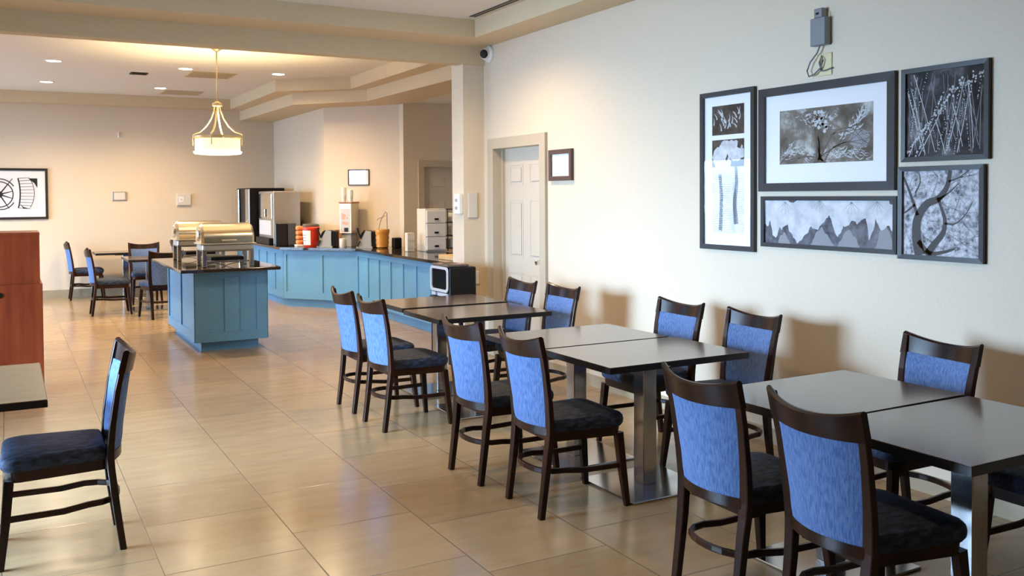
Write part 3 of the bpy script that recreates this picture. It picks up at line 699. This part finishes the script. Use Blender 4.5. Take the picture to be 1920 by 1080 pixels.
# tall narrow frame
t = picture('framed_picture', 'tall narrow framed print with small leaf photo above a long white flower photo', rightwall(5.055, 1.238), .537, 1.09, .034, group=G_P)
b = MB(); b.box(.03, .507, .03, 1.06, .002, .008); b.done('mat_board', 'mat', t)
b = MB(); sheet(b, .11, .427, .79, .992, .009); b.mi = 1; rnd = random.Random(2)
for k in range(26):
    x, y = rnd.uniform(.12, .38), rnd.uniform(.80, .93); a = rnd.uniform(.7, 2.2)
    p = [(x+math.cos(a+.15*i)*.018*i, y+math.sin(a+.15*i)*.018*i) for i in range(4)]
    if all(inside(q, (.112, .425, .792, .99)) for q in p): ribbon(b, p, (.012, .002), .0092+.00002*k)
b.done('leaf_photo', ['p_bud', 'print_pale'], t)
b = MB(); sheet(b, .11, .427, .115, .57, .009); b.mi = 3; sheet(b, .11, .427, .57, .757, .009); b.mi = 1  # pale lower background has the window reflection put into its colour
def blob(cx, cy, r, z, jag, rnd, n=30):
    b.face([(min(.426, max(.111, cx+r*(1+rnd.uniform(-jag, jag))*math.cos(2*PI*i/n))), min(.756, cy+r*(1+rnd.uniform(-jag, jag))*math.sin(2*PI*i/n)), z) for i in range(n)])
rnd = random.Random(5)
for q, (cx, cy, r) in enumerate(((.185, .64, .07), (.245, .685, .066), (.345, .675, .07), (.40, .66, .035), (.20, .56, .062), (.30, .70, .05), (.25, .60, .05))): blob(cx, cy, r, .0092+.00004*q, .07, rnd)
b.mi = 2; ribbon(b, smooth([(.19, .52), (.205, .35), (.195, .13)]), (.030, .036), .0096); ribbon(b, smooth([(.345, .61), (.355, .45), (.338, .33), (.352, .18)]), (.026, .042), .0096)
b.mi = 3; b.face([(.36, .70, .0096), (.39, .69, .0096), (.425, .755, .0096), (.37, .755, .0096)]); b.face([(.112, .755, .0096), (.17, .755, .0096), (.13, .70, .0096), (.112, .71, .0096)]); b.face([(.255, .60, .0097), (.275, .64, .0097), (.265, .66, .0097), (.245, .62, .0097)])
b.done('flower_photo', ['p_leaf', 'p_flower', 'print_dark', 'p_bud'], t)
# large landscape
t = picture('framed_picture', 'largest wide frame with white mat around a sepia photo of a small bare tree', rightwall(4.478, 1.637), 1.048, .661, .052, group=G_P)
b = MB(); b.box(.048, 1.0, .048, .613, .002, .008); b.done('mat_board', 'mat', t)
bx = (.172, .892, .17, .508)
b = MB(); sheet(b, *bx, .009); rnd = random.Random(11); b.mi = 1
b.mi = 2
def strokes(path, sp, n, ln, z, wd_=.006):
    for k in range(n):
        f_ = rnd.random()*(len(path)-1); i = min(int(f_), len(path)-2); g = f_-i
        x = path[i][0]+(path[i+1][0]-path[i][0])*g+rnd.gauss(0, sp); y = path[i][1]+(path[i+1][1]-path[i][1])*g+rnd.gauss(0, sp)
        a = math.atan2(path[i+1][1]-path[i][1], path[i+1][0]-path[i][0])+rnd.uniform(-.7, .7); l_ = ln*rnd.uniform(.5, 1.2)
        p = [(x, y), (x+l_*math.cos(a), y+l_*math.sin(a)), (x+2*l_*math.cos(a+.3), y+2*l_*math.sin(a+.3))]
        if all(inside(q, bx) for q in p): ribbon(b, p, (wd_*rnd.uniform(.5, 1.3), .001), z+.000001*k)
strokes([(.19, .21), (.27, .26), (.36, .25), (.45, .19)], .016, 70, .022, .0091)
strokes([(.50, .19), (.62, .23), (.75, .22), (.88, .20)], .018, 90, .022, .0091)
strokes([(.66, .31), (.76, .38), (.82, .44), (.87, .49)], .014, 70, .025, .0091, .010)
strokes([(.36, .47), (.44, .44), (.52, .46), (.60, .40)], .030, 80, .016, .0091, .008)
b.mi = 1
for k in range(7):
    a = PI/2+(k-3)*.30; tree(b, (.455+.015*k, .172), a, .21, .012, 5, rnd, bx, .0092, .62)
ribbon(b, [(.53, .172), (.58, .24), (.66, .29), (.70, .36)], (.012, .005), .0094); ribbon(b, [(.60, .26), (.70, .27), (.80, .25)], (.008, .003), .0094)
ribbon(b, [(.48, .172), (.475, .30), (.455, .40)], (.016, .008), .0094)
b.mi = 2
for k in range(16):
    x, y = rnd.uniform(.44, .56), rnd.uniform(.36, .48); b.face([(x+.013*math.cos(i*PI/3), y+.013*math.sin(i*PI/3), .0096) for i in range(6)])
b.mi = 3; b.face([(.80+.07*math.cos(i*PI/9), .30+.055*math.sin(i*PI/9), .00915) for i in range(18)])
b.done('tree_photo', ['p_cloud', 'print_sepia', 'print_pale', 'print_grey'], t)
# wide leaves
t = picture('framed_picture', 'low wide framed photo of pale maple leaves below the largest frame', rightwall(4.456, 1.28), 1.042, .325, .026, group=G_P)
bx = (.024, 1.018, .024, .301); b = MB(); sheet(b, *bx, .010); rnd = random.Random(21)
b.mi = 1
def jag(pts, amp, it=3):
    for k in range(it):
        o = [pts[0]]
        for p, q in zip(pts, pts[1:]):
            L_ = math.hypot(q[0]-p[0], q[1]-p[1]); d_ = rnd.uniform(-amp, amp)*L_
            o += [((p[0]+q[0])/2, (p[1]+q[1])/2+d_), q]
        pts = o
    return [(min(1.018, max(.024, x)), min(.301, max(.026, y))) for x, y in pts]
low = jag([(.024, .15), (.05, .13), (.07, .17), (.09, .075), (.12, .06), (.15, .13), (.17, .11), (.22, .15), (.235, .10), (.30, .03), (.37, .09), (.41, .14), (.47, .12), (.53, .19), (.555, .21), (.585, .14), (.62, .08), (.66, .15), (.72, .18), (.76, .16), (.82, .20), (.845, .07), (.875, .13), (.89, .20), (.93, .13), (.98, .16), (1.018, .12)], .22)
xs = sorted(set(x for x, y in low))
for (x0, y0), (x1, y1) in zip(low, low[1:]):
    if x1 > x0: b.face([(x0, y0, .0102), (x1, y1, .0102), (x1, .301, .0102), (x0, .301, .0102)])
b.mi = 3
for cx, cy in ((.20, .29), (.48, .30), (.72, .29), (.90, .295)):
    for k in range(5):
        a = -PI/2+(k-2)*.45; ribbon(b, [(cx, cy), (cx+.08*math.cos(a), max(.2, cy+.08*math.sin(a)))], (.004, .001), .0104)
b.mi = 2
for cx, wd_, hh in ((.19, .05, .07), (.50, .09, .11), (.70, .08, .10), (.955, .07, .15)):
    top = jag([(cx-wd_, .03), (cx-wd_*.5, .03+hh*.7), (cx, .03+hh), (cx+wd_*.45, .03+hh*.6), (min(1.015, cx+wd_), .03)], .25)
    for (x0, y0), (x1, y1) in zip(top, top[1:]):
        if x1 > x0: b.face([(x0, .026, .0101), (x1, .026, .0101), (x1, y1, .0101), (x0, y0, .0101)])
b.mi = 4; b.face([(.22, .301, .0105), (.30, .301, .0105), (.27, .285, .0105), (.24, .288, .0105)]); b.face([(.98, .301, .0105), (1.018, .301, .0105), (1.018, .275, .0105), (.985, .28, .0105)])
b.done('leaf_photo', ['p_leafdark', 'p_leaf', 'print_grey', 'print_grey', 'print_dark'], t)
# stalks
t = picture('framed_picture', 'upper right framed dark photo of crossing frosted stalks', rightwall(3.388, 1.790), .512, .505, .026, group=G_P)
bx = (.024, .488, .024, .481); b = MB(); sheet(b, *bx, .010); rnd = random.Random(8); b.mi = 1
for (x0, y0, x1, y1, w_) in ((.03, .05, .20, .25, .016), (.20, .25, .34, .40, .045), (.34, .38, .48, .44, .035), (.08, .03, .25, .36, .011), (.03, .40, .13, .05, .006), (.09, .46, .05, .12, .008), (.05, .44, .14, .03, .006), (.15, .47, .07, .2, .006), (.18, .19, .23, .05, .006), (.26, .04, .34, .36, .008), (.31, .03, .38, .40, .006), (.36, .38, .40, .05, .006), (.24, .3, .29, .04, .006), (.42, .45, .40, .33, .01), (.46, .40, .44, .30, .007), (.28, .24, .21, .05, .006)):
    L_ = math.hypot(x1-x0, y1-y0); n = max(4, int(L_/.012))
    for i in range(n):
        f_ = (i+rnd.random())/n; r = w_*rnd.uniform(.35, .6); cx, cy = x0+(x1-x0)*f_+rnd.uniform(-.3, .3)*w_, y0+(y1-y0)*f_+rnd.uniform(-.3, .3)*w_
        if w_ > .02:
            for q in range(2):
                r2 = w_*.16; c2, c3 = cx+rnd.uniform(-.4, .4)*w_, cy+rnd.uniform(-.4, .4)*w_
                if inside((c2, c3), bx): b.face([(c2+r2*math.cos(k*PI/3), c3+r2*math.sin(k*PI/3), .0103) for k in range(6)])
        elif inside((cx, cy), bx): b.face([(cx+r*math.cos(k*PI/3), cy+r*math.sin(k*PI/3), .0103) for k in range(6)])
b.mi = 2
for k in range(34):
    x = rnd.uniform(.04, .46); ribbon(b, [(x, rnd.uniform(.03, .2)), (min(.48, max(.03, x+rnd.uniform(-.09, .09))), rnd.uniform(.3, .47))], (.003, .002), .0102)
b.mi = 1
for (x0, y0, x1, y1) in ((.04, .03, .11, .21), (.10, .03, .27, .33), (.03, .38, .12, .06), (.07, .47, .20, .05), (.14, .04, .05, .40), (.20, .22, .26, .04), (.33, .04, .39, .33), (.39, .40, .42, .06), (.27, .05, .37, .42), (.30, .30, .36, .07)):
    ribbon(b, [(x0, y0), ((x0+x1)/2+.004, (y0+y1)/2), (x1, y1)], (.005, .003), .01025)
b.done('stalk_photo', ['p_dark', 'print_pale', 'print_grey'], t)
# big tree
t = picture('framed_picture', 'lower right framed photo of a dark spreading tree against pale twigs', rightwall(3.407, 1.260), .508, .505, .026, group=G_P)
bx = (.024, .484, .024, .481); b = MB(); sheet(b, *bx, .010); rnd = random.Random(31); b.mi = 1
for pts, w_ in (([(.13, .026), (.11, .12), (.115, .22), (.17, .30), (.24, .33), (.29, .39), (.31, .478)], (.065, .022)), ([(.17, .026), (.22, .09), (.27, .15), (.28, .22), (.255, .29)], (.045, .015)), ([(.12, .1), (.19, .04), (.28, .05), (.34, .07)], (.03, .01)),
                ([(.115, .24), (.08, .33), (.05, .40), (.026, .45)], (.02, .01)), ([(.10, .3), (.06, .27), (.026, .25)], (.014, .008)), ([(.25, .33), (.30, .36), (.36, .41)], (.014, .004)), ([(.255, .29), (.245, .32), (.235, .335)], (.016, .020)), ([(.10, .36), (.13, .42), (.12, .478)], (.012, .005)), ([(.28, .20), (.34, .20), (.40, .25), (.44, .32)], (.010, .003)), ([(.30, .42), (.36, .44), (.42, .478)], (.010, .004))):
    ribbon(b, smooth(pts), w_, .0104)
b.mi = 2
for (p, a) in (((.28, .20), .4), ((.29, .38), .6), ((.26, .30), -.2), ((.10, .3), 2.3), ((.2, .32), 1.4), ((.3, .06), .4), ((.33, .25), .9), ((.28, .15), -.2), ((.31, .44), .3)): tree(b, p, a, .13, .008, 5, rnd, bx, .0102, .8)
b.mi = 2
for k in range(260):
    x, y, a = rnd.uniform(.03, .47), rnd.uniform(.03, .47), rnd.uniform(0, PI); l_ = rnd.uniform(.02, .05)
    p = [(x, y), (x+l_*math.cos(a), y+l_*math.sin(a)), (x+2*l_*math.cos(a+.5), y+2*l_*math.sin(a+.5))]
    if all(inside(q, bx) for q in p): ribbon(b, p, (.0022, .0010), .01015)
b.done('tree_photo', ['p_branch', 'print_dark', 'print_grey'], t)
# small notice by the door
t = picture('framed_notice', 'small brown framed white notice just right of the white door', rightwall(7.126, 1.75), .382, .277, .04, 'brownframe', depth=.03)
b = MB(); sheet(b, .03, .352, .03, .247, .01); b.mi = 1; b.box(.09, .29, .205, .212, .0101, .0105)
b.done('notice_sheet', ['paper', 'print_pale'], t)
# notice on the diagonal wall
dv = Vector((5.08-4.24, 12.66-13.62, 0)).normalized(); nv = Vector((dv.y, -dv.x, 0))
p0 = Vector((4.24, 13.62, 0))
t = picture('framed_notice', 'small thin-framed white certificate on the diagonal wall above the counter', Matrix(((dv.x, 0, nv.x, p0.x+dv.x*.42), (dv.y, 0, nv.y, p0.y+dv.y*.42), (0, 1, 0, 1.787), (0, 0, 0, 1))), .355, .238, .012, 'frame', depth=.018)
b = MB(); sheet(b, .01, .345, .01, .228, .008); b.mi = 1; b.box(.12, .23, .19, .194, .0081, .0084)
for k in range(6): b.box(.05, .30, .05+.022*k, .052+.022*k, .0081, .0083)
b.done('certificate_sheet', ['paper', 'print_pale'], t)
# picture on the far wall
t = picture('framed_picture', 'black framed graphic print of wheel spokes and curved steps on the far wall at left', Matrix(((1, 0, 0, -.70), (0, 0, -1, Y_FAR), (0, 1, 0, 1.285), (0, 0, 0, 1))), 1.285, .815, .038)
b = MB(); b.box(.034, 1.251, .034, .781, .002, .008); b.done('mat_board', 'mat', t)
b = MB(); b.mi = 0; sheet(b, .19, .80, .16, .66, .009); b.mi = 1
hub = (.60, .40)
for k in range(9):
    a = k*2*PI/9+.3; p = [(hub[0]+.03*i*math.cos(a)*1.6, hub[1]+.03*i*math.sin(a)*1.4) for i in range(1, 9)]
    p = [q for q in p if inside(q, (.19, .80, .16, .66))]
    if len(p) > 1: ribbon(b, p, (.022, .010), .0092)
for r in (.20, .245):
    p = [(hub[0]+r*math.cos(i*PI/40)*.95, hub[1]+r*math.sin(i*PI/40)) for i in range(81)]
    ribbon(b, [q for q in p if inside(q, (.19, .80, .16, .66))], (.016, .016), .0093)
b.face([(hub[0]+.05*math.cos(i*PI/8), hub[1]+.05*math.sin(i*PI/8), .0094) for i in range(16)])
b.done('spoke_print', ['print_white', 'ink'], t)
b = MB(); b.mi = 0; sheet(b, .87, 1.14, .16, .66, .009); b.mi = 1
cx, cy = .72, .42
for k in range(-5, 6):
    a = k*.12; ribbon(b, [(cx+.17*math.cos(a), cy+.42*math.sin(a)), (cx+.37*math.cos(a), cy+.42*math.sin(a)*1.05)], (.008, .006), .0092)
for r, w_ in ((.17, .02), (.37, .009)): ribbon(b, [(cx+r*math.cos(i*.1), min(.655, max(.165, cy+.42*math.sin(i*.1)))) for i in range(-6, 7)], (w_, w_), .0093)
b.face([(1.0, .655, .0093), (1.135, .655, .0093), (1.135, .5, .0093), (1.09, .58, .0093)]); b.face([(.88, .26, .0093), (.93, .20, .0093), (1.03, .165, .0093), (.93, .17, .0093)])
b.done('stairs_print', ['print_white', 'ink'], t)

# ------------------------------------------------------------------ small things on walls
t = thing('wall_sensor', 'grey box device with a dangling cable high on the right wall above the pictures', 'sensor', (X_RIGHT, 3.96, 2.51))
MB().box(-.055, -.005, -.062, .055, 0, .165, .004, 1).done('housing', 'grey', t)
MB().box(-.05, -.004, -.035, .03, .165, .222, .004, 1).done('head', 'grey', t)
MB().box(-.004, 0, -.055, .085, .02, .20).done('backplate', 'yellowplate', t)
MB().box(-.052, -.050, -.01, .012, .185, .197).done('lens', 'blackgloss', t)
t2 = thing('wall_plate', 'yellowed blank wall plate behind the looped cable, above the largest frame', 'wall plate', (X_RIGHT, 3.945, 2.33))
MB().box(-.008, 0, -.055, .055, 0, .135, .003, 1).done('plate', 'yellowplate', t2)
lp = [(-.03, .0, .0), (-.03, .02, -.04), (-.03, .075, -.09), (-.03, .10, -.14), (-.03, .085, -.175), (-.03, .04, -.165), (-.025, -.005, -.13), (-.025, -.02, -.09), (-.02, -.005, -.06), (-.018, .015, -.10), (-.016, .0, -.15), (-.014, -.03, -.15), (-.012, -.08, -.14)]
MB().tube(lp, .005, 8).done('cable', 'cable', t)
t = thing('security_camera', 'white dome security camera in the ceiling corner above the door', 'security camera', (X_RIGHT, 8.30, 3.055))
b = MB(); b.loft([[(-x, r*math.cos(2*PI*i/24), r*math.sin(2*PI*i/24)) for i in range(24)] for r, x in ((.085, 0), (.085, .025), (.070, .045))], smooth=True); b.done('mount', 'white', t)
ey = Vector((-.055, -.005, 0)); dd = Vector((-.80, -.58, -.12)).normalized(); da = dd.cross(Vector((0, 0, 1))).normalized(); db = da.cross(dd)
def disc(r, h, n=24): return [ey + dd*h + da*(r*math.cos(2*PI*i/n)) + db*(r*math.sin(2*PI*i/n)) for i in range(n)]
MB().loft([disc(.062*math.cos(a), .062*math.sin(a)) for a in (-1.5, -1.0, -.5, 0, .4, .75)], smooth=True).done('eyeball', 'white', t)
MB().loft([disc(.044, .030), disc(.044, .048), disc(.030, .060)], smooth=True).done('lens', 'blackgloss', t)
t = thing('wall_panel', 'beige rectangular panel on the narrow wall end left of the door', 'wall panel', (4.19, 8.45, 1.395))
MB().box(-.055, .05, -.018, 0, 0, .255, .006, 2).done('cover', 'offwhite', t)
t = thing('soap_dispenser', 'white dispenser on the left edge of the narrow wall end', 'dispenser', (4.09, 8.53, 1.43))
MB().box(-.05, 0, -.07, .06, 0, .21, .012, 2).done('housing', 'white', t)
MB().box(-.054, -.05, -.03, .02, .05, .08).box(-.054, -.05, -.03, .02, .13, .16).done('window', 'greyplastic', t)
t = thing('wall_outlet', 'white outlet cover on the wall right of the black microwave', 'outlet', (4.225, 8.45, .71))
MB().box(-.035, .035, -.012, 0, 0, .135, .006, 2).done('cover', 'white', t)
t = thing('wall_plaque', 'small square metallic plaque on the far wall beside the black framed print', 'plaque', (1.652, Y_FAR, 1.575))
MB().box(-.115, .115, -.02, 0, 0, .145, .004, 1).done('plate', 'steel_matte', t)
MB().box(-.085, .085, -.026, -.02, .012, .133, .002, 1).done('center', 'offwhite', t)
t = thing('wall_thermostat', 'white wide control box on the far wall left of the dispensers', 'thermostat', (2.675, Y_FAR, 1.485))
MB().box(-.115, .115, -.04, 0, 0, .20, .006, 2).done('housing', 'offwhite', t)
MB().box(-.09, .0, -.044, -.04, .05, .15, .002, 1).done('display', 'white', t); MB().box(-.055, -.035, -.046, -.044, .09, .11).done('button', 'greyplastic', t)
t = thing('wall_hook', 'tiny white hook high on the far wall', 'hook', (1.651, Y_FAR, 2.62))
MB().box(-.015, .015, -.02, 0, 0, .09, .004, 1).done('body', 'white', t)

# ------------------------------------------------------------------ ceiling fixtures
def can_light(x, y, label, group, z=Z_CEIL, power=CAN_W):
    t = thing('recessed_light', label, 'ceiling light', (x, y, z), 0, group)
    MB().loft([[(r*math.cos(2*PI*i/28), r*math.sin(2*PI*i/28), zz) for i in range(28)] for r, zz in ((.105, -.0005), (.105, -.006), (.085, -.008), (.080, -.001))], cap=False, smooth=True).done('trim_ring', 'white', t)
    MB().cyl((0, 0), .080, -.004, -.001, 28).done('lens', 'lens', t)
    l = bpy.data.lights.new('lamp', 'SPOT'); l.energy = power*4; l.color = WARM; l.spot_size = D(150); l.spot_blend = .8; l.shadow_soft_size = .08
    o = bpy.data.objects.new('lamp', l); COL.objects.link(o); o.location = (x, y, z-.03)
    return t
G_L = 'recessed lights in the far ceiling'
for x, y, lb in ((.537, 10.6, 'round recessed light nearest the beam in the left ceiling row'), (.535, 12.62, 'middle round recessed light of the left ceiling row'), (.533, 14.93, 'round recessed light of the left ceiling row nearest the far wall'),
                 (2.087, 12.64, 'round recessed light just left of the pendant rod'), (2.105, 15.03, 'round recessed light of the middle row nearest the far wall'),
                 (3.30, 12.63, 'round recessed light in front of the stepped soffit, right of the pendant'), (3.33, 10.63, 'rightmost round recessed light close to the beam')):
    can_light(x, y, lb, G_L)
can_light(3.15, 7.15, 'round recessed light in the near ceiling at the top picture edge, before the beam', None, power=CAN_W*.85)
for x, y in ((1.7, 5.6), (1.7, 3.4)):  # unseen lights, added to warm the near room and its wall shadows
    can_light(x, y, 'added round recessed light in the near ceiling above the aisle, out of view', 'added recessed lights in the near ceiling', power=CAN_W*.38)
def vent(name, label, x, y, wx, wy, n, m1, z=Z_CEIL):
    t = thing(name, label, 'air vent', (x, y, z)); b = MB(); ring(b, -wx/2, wx/2, -wy/2, wy/2, .025, -.008, -.0005)
    for k in range(n): c = -wy/2+.03+(wy-.06)*k/(n-1); b.box(-wx/2+.02, wx/2-.02, c-.004, c+.004, -.007, -.001)
    b.done('grille', m1, t); MB().box(-wx/2+.02, wx/2-.02, -wy/2+.02, wy/2-.02, -.0012, -.0004).done('backing', 'greyplastic' if m1 != 'black' else 'black', t)
vent('ceiling_vent', 'square ceiling air grille behind the pendant rod', 2.50, 13.15, .60, .60, 16, 'soffit')
vent('ceiling_vent', 'square ceiling air grille near the far wall behind the pendant rod', 2.50, 15.55, .60, .60, 16, 'soffit')
vent('ceiling_vent', 'small dark slot grille in the far ceiling left of the pendant', 1.60, 13.4, .22, .22, 8, 'black')
t = thing('slot_diffuser', 'long dark linear slot diffuser in the near ceiling beside the right soffit', 'air vent', (3.865, 4.9, Z_CEIL))
MB().box(-.045, .045, -2.9, 2.9, -.006, -.0005).done('frame', 'offwhite', t)
b = MB(); b.box(-.034, -.006, -2.88, 2.88, -.008, -.005).box(.006, .034, -2.88, 2.88, -.008, -.005); b.done('slot', 'black', t)

# pendant lamp
t = thing('pendant_lamp', 'pale brass pendant lamp with lit drum shade hanging over the blue island', 'pendant lamp', (2.09, 10.65, 0))
MB().lathe((0, 0, 0), [(.02, 3.255), (.065, 3.285), (.07, 3.308), (.03, 3.309)], 20).done('canopy', 'gold', t)
MB().tube([(0, 0, 2.68), (0, 0, 3.27)], .008, 8).done('rod', 'gold', t)
MB().lathe((0, 0, 0), [(.02, 2.64), (.055, 2.645), (.055, 2.675), (.03, 2.685), (.012, 2.70)], 20).done('cap', 'gold', t)
for k in range(4):
    a = PI/4+k*PI/2+.35; pth = []
    for r, z in ((.03, 2.65), (.04, 2.58), (.07, 2.50), (.12, 2.42), (.19, 2.355), (.25, 2.335), (.275, 2.32), (.275, 2.28), (.272, 2.20)):
        pth.append((r*math.cos(a), r*math.sin(a), z))
    MB().sweep(pth, RRECT, (.018, .012)).done('arm', 'gold', t)
MB().loft([[(r*math.cos(2*PI*i/40), r*math.sin(2*PI*i/40), z) for i in range(40)] for r, z in ((.262, 2.285), (.268, 2.285), (.268, 2.305), (.262, 2.305), (.262, 2.285))], cap=False, smooth=True).done('ring', 'gold', t)
lab(MB().loft([[(r*math.cos(2*PI*i/40), r*math.sin(2*PI*i/40), z) for i in range(40)] for r, z in ((.245, 2.275), (.245, 2.13), (.240, 2.13), (.240, 2.275), (.245, 2.275))], cap=False, smooth=True).done('shade', 'shade', t), 'glowing cream drum shade')
lab(MB().lathe((0, 0, 0), [(.262, 2.135), (.264, 2.125), (.25, 2.105), (.15, 2.095), (.01, 2.092)], 40, cap=False).done('diffuser', 'diffuser', t), 'bright lower glass dish')
l = bpy.data.lights.new('pendant_bulb', 'SPOT'); l.energy = PENDANT_W*4; l.color = (1, .76, .42); l.shadow_soft_size = .10; l.spot_size = D(150); l.spot_blend = .6
o = bpy.data.objects.new('pendant_bulb', l); COL.objects.link(o); o.location = (2.09, 10.65, 2.30); o.rotation_euler = (PI, 0, 0)
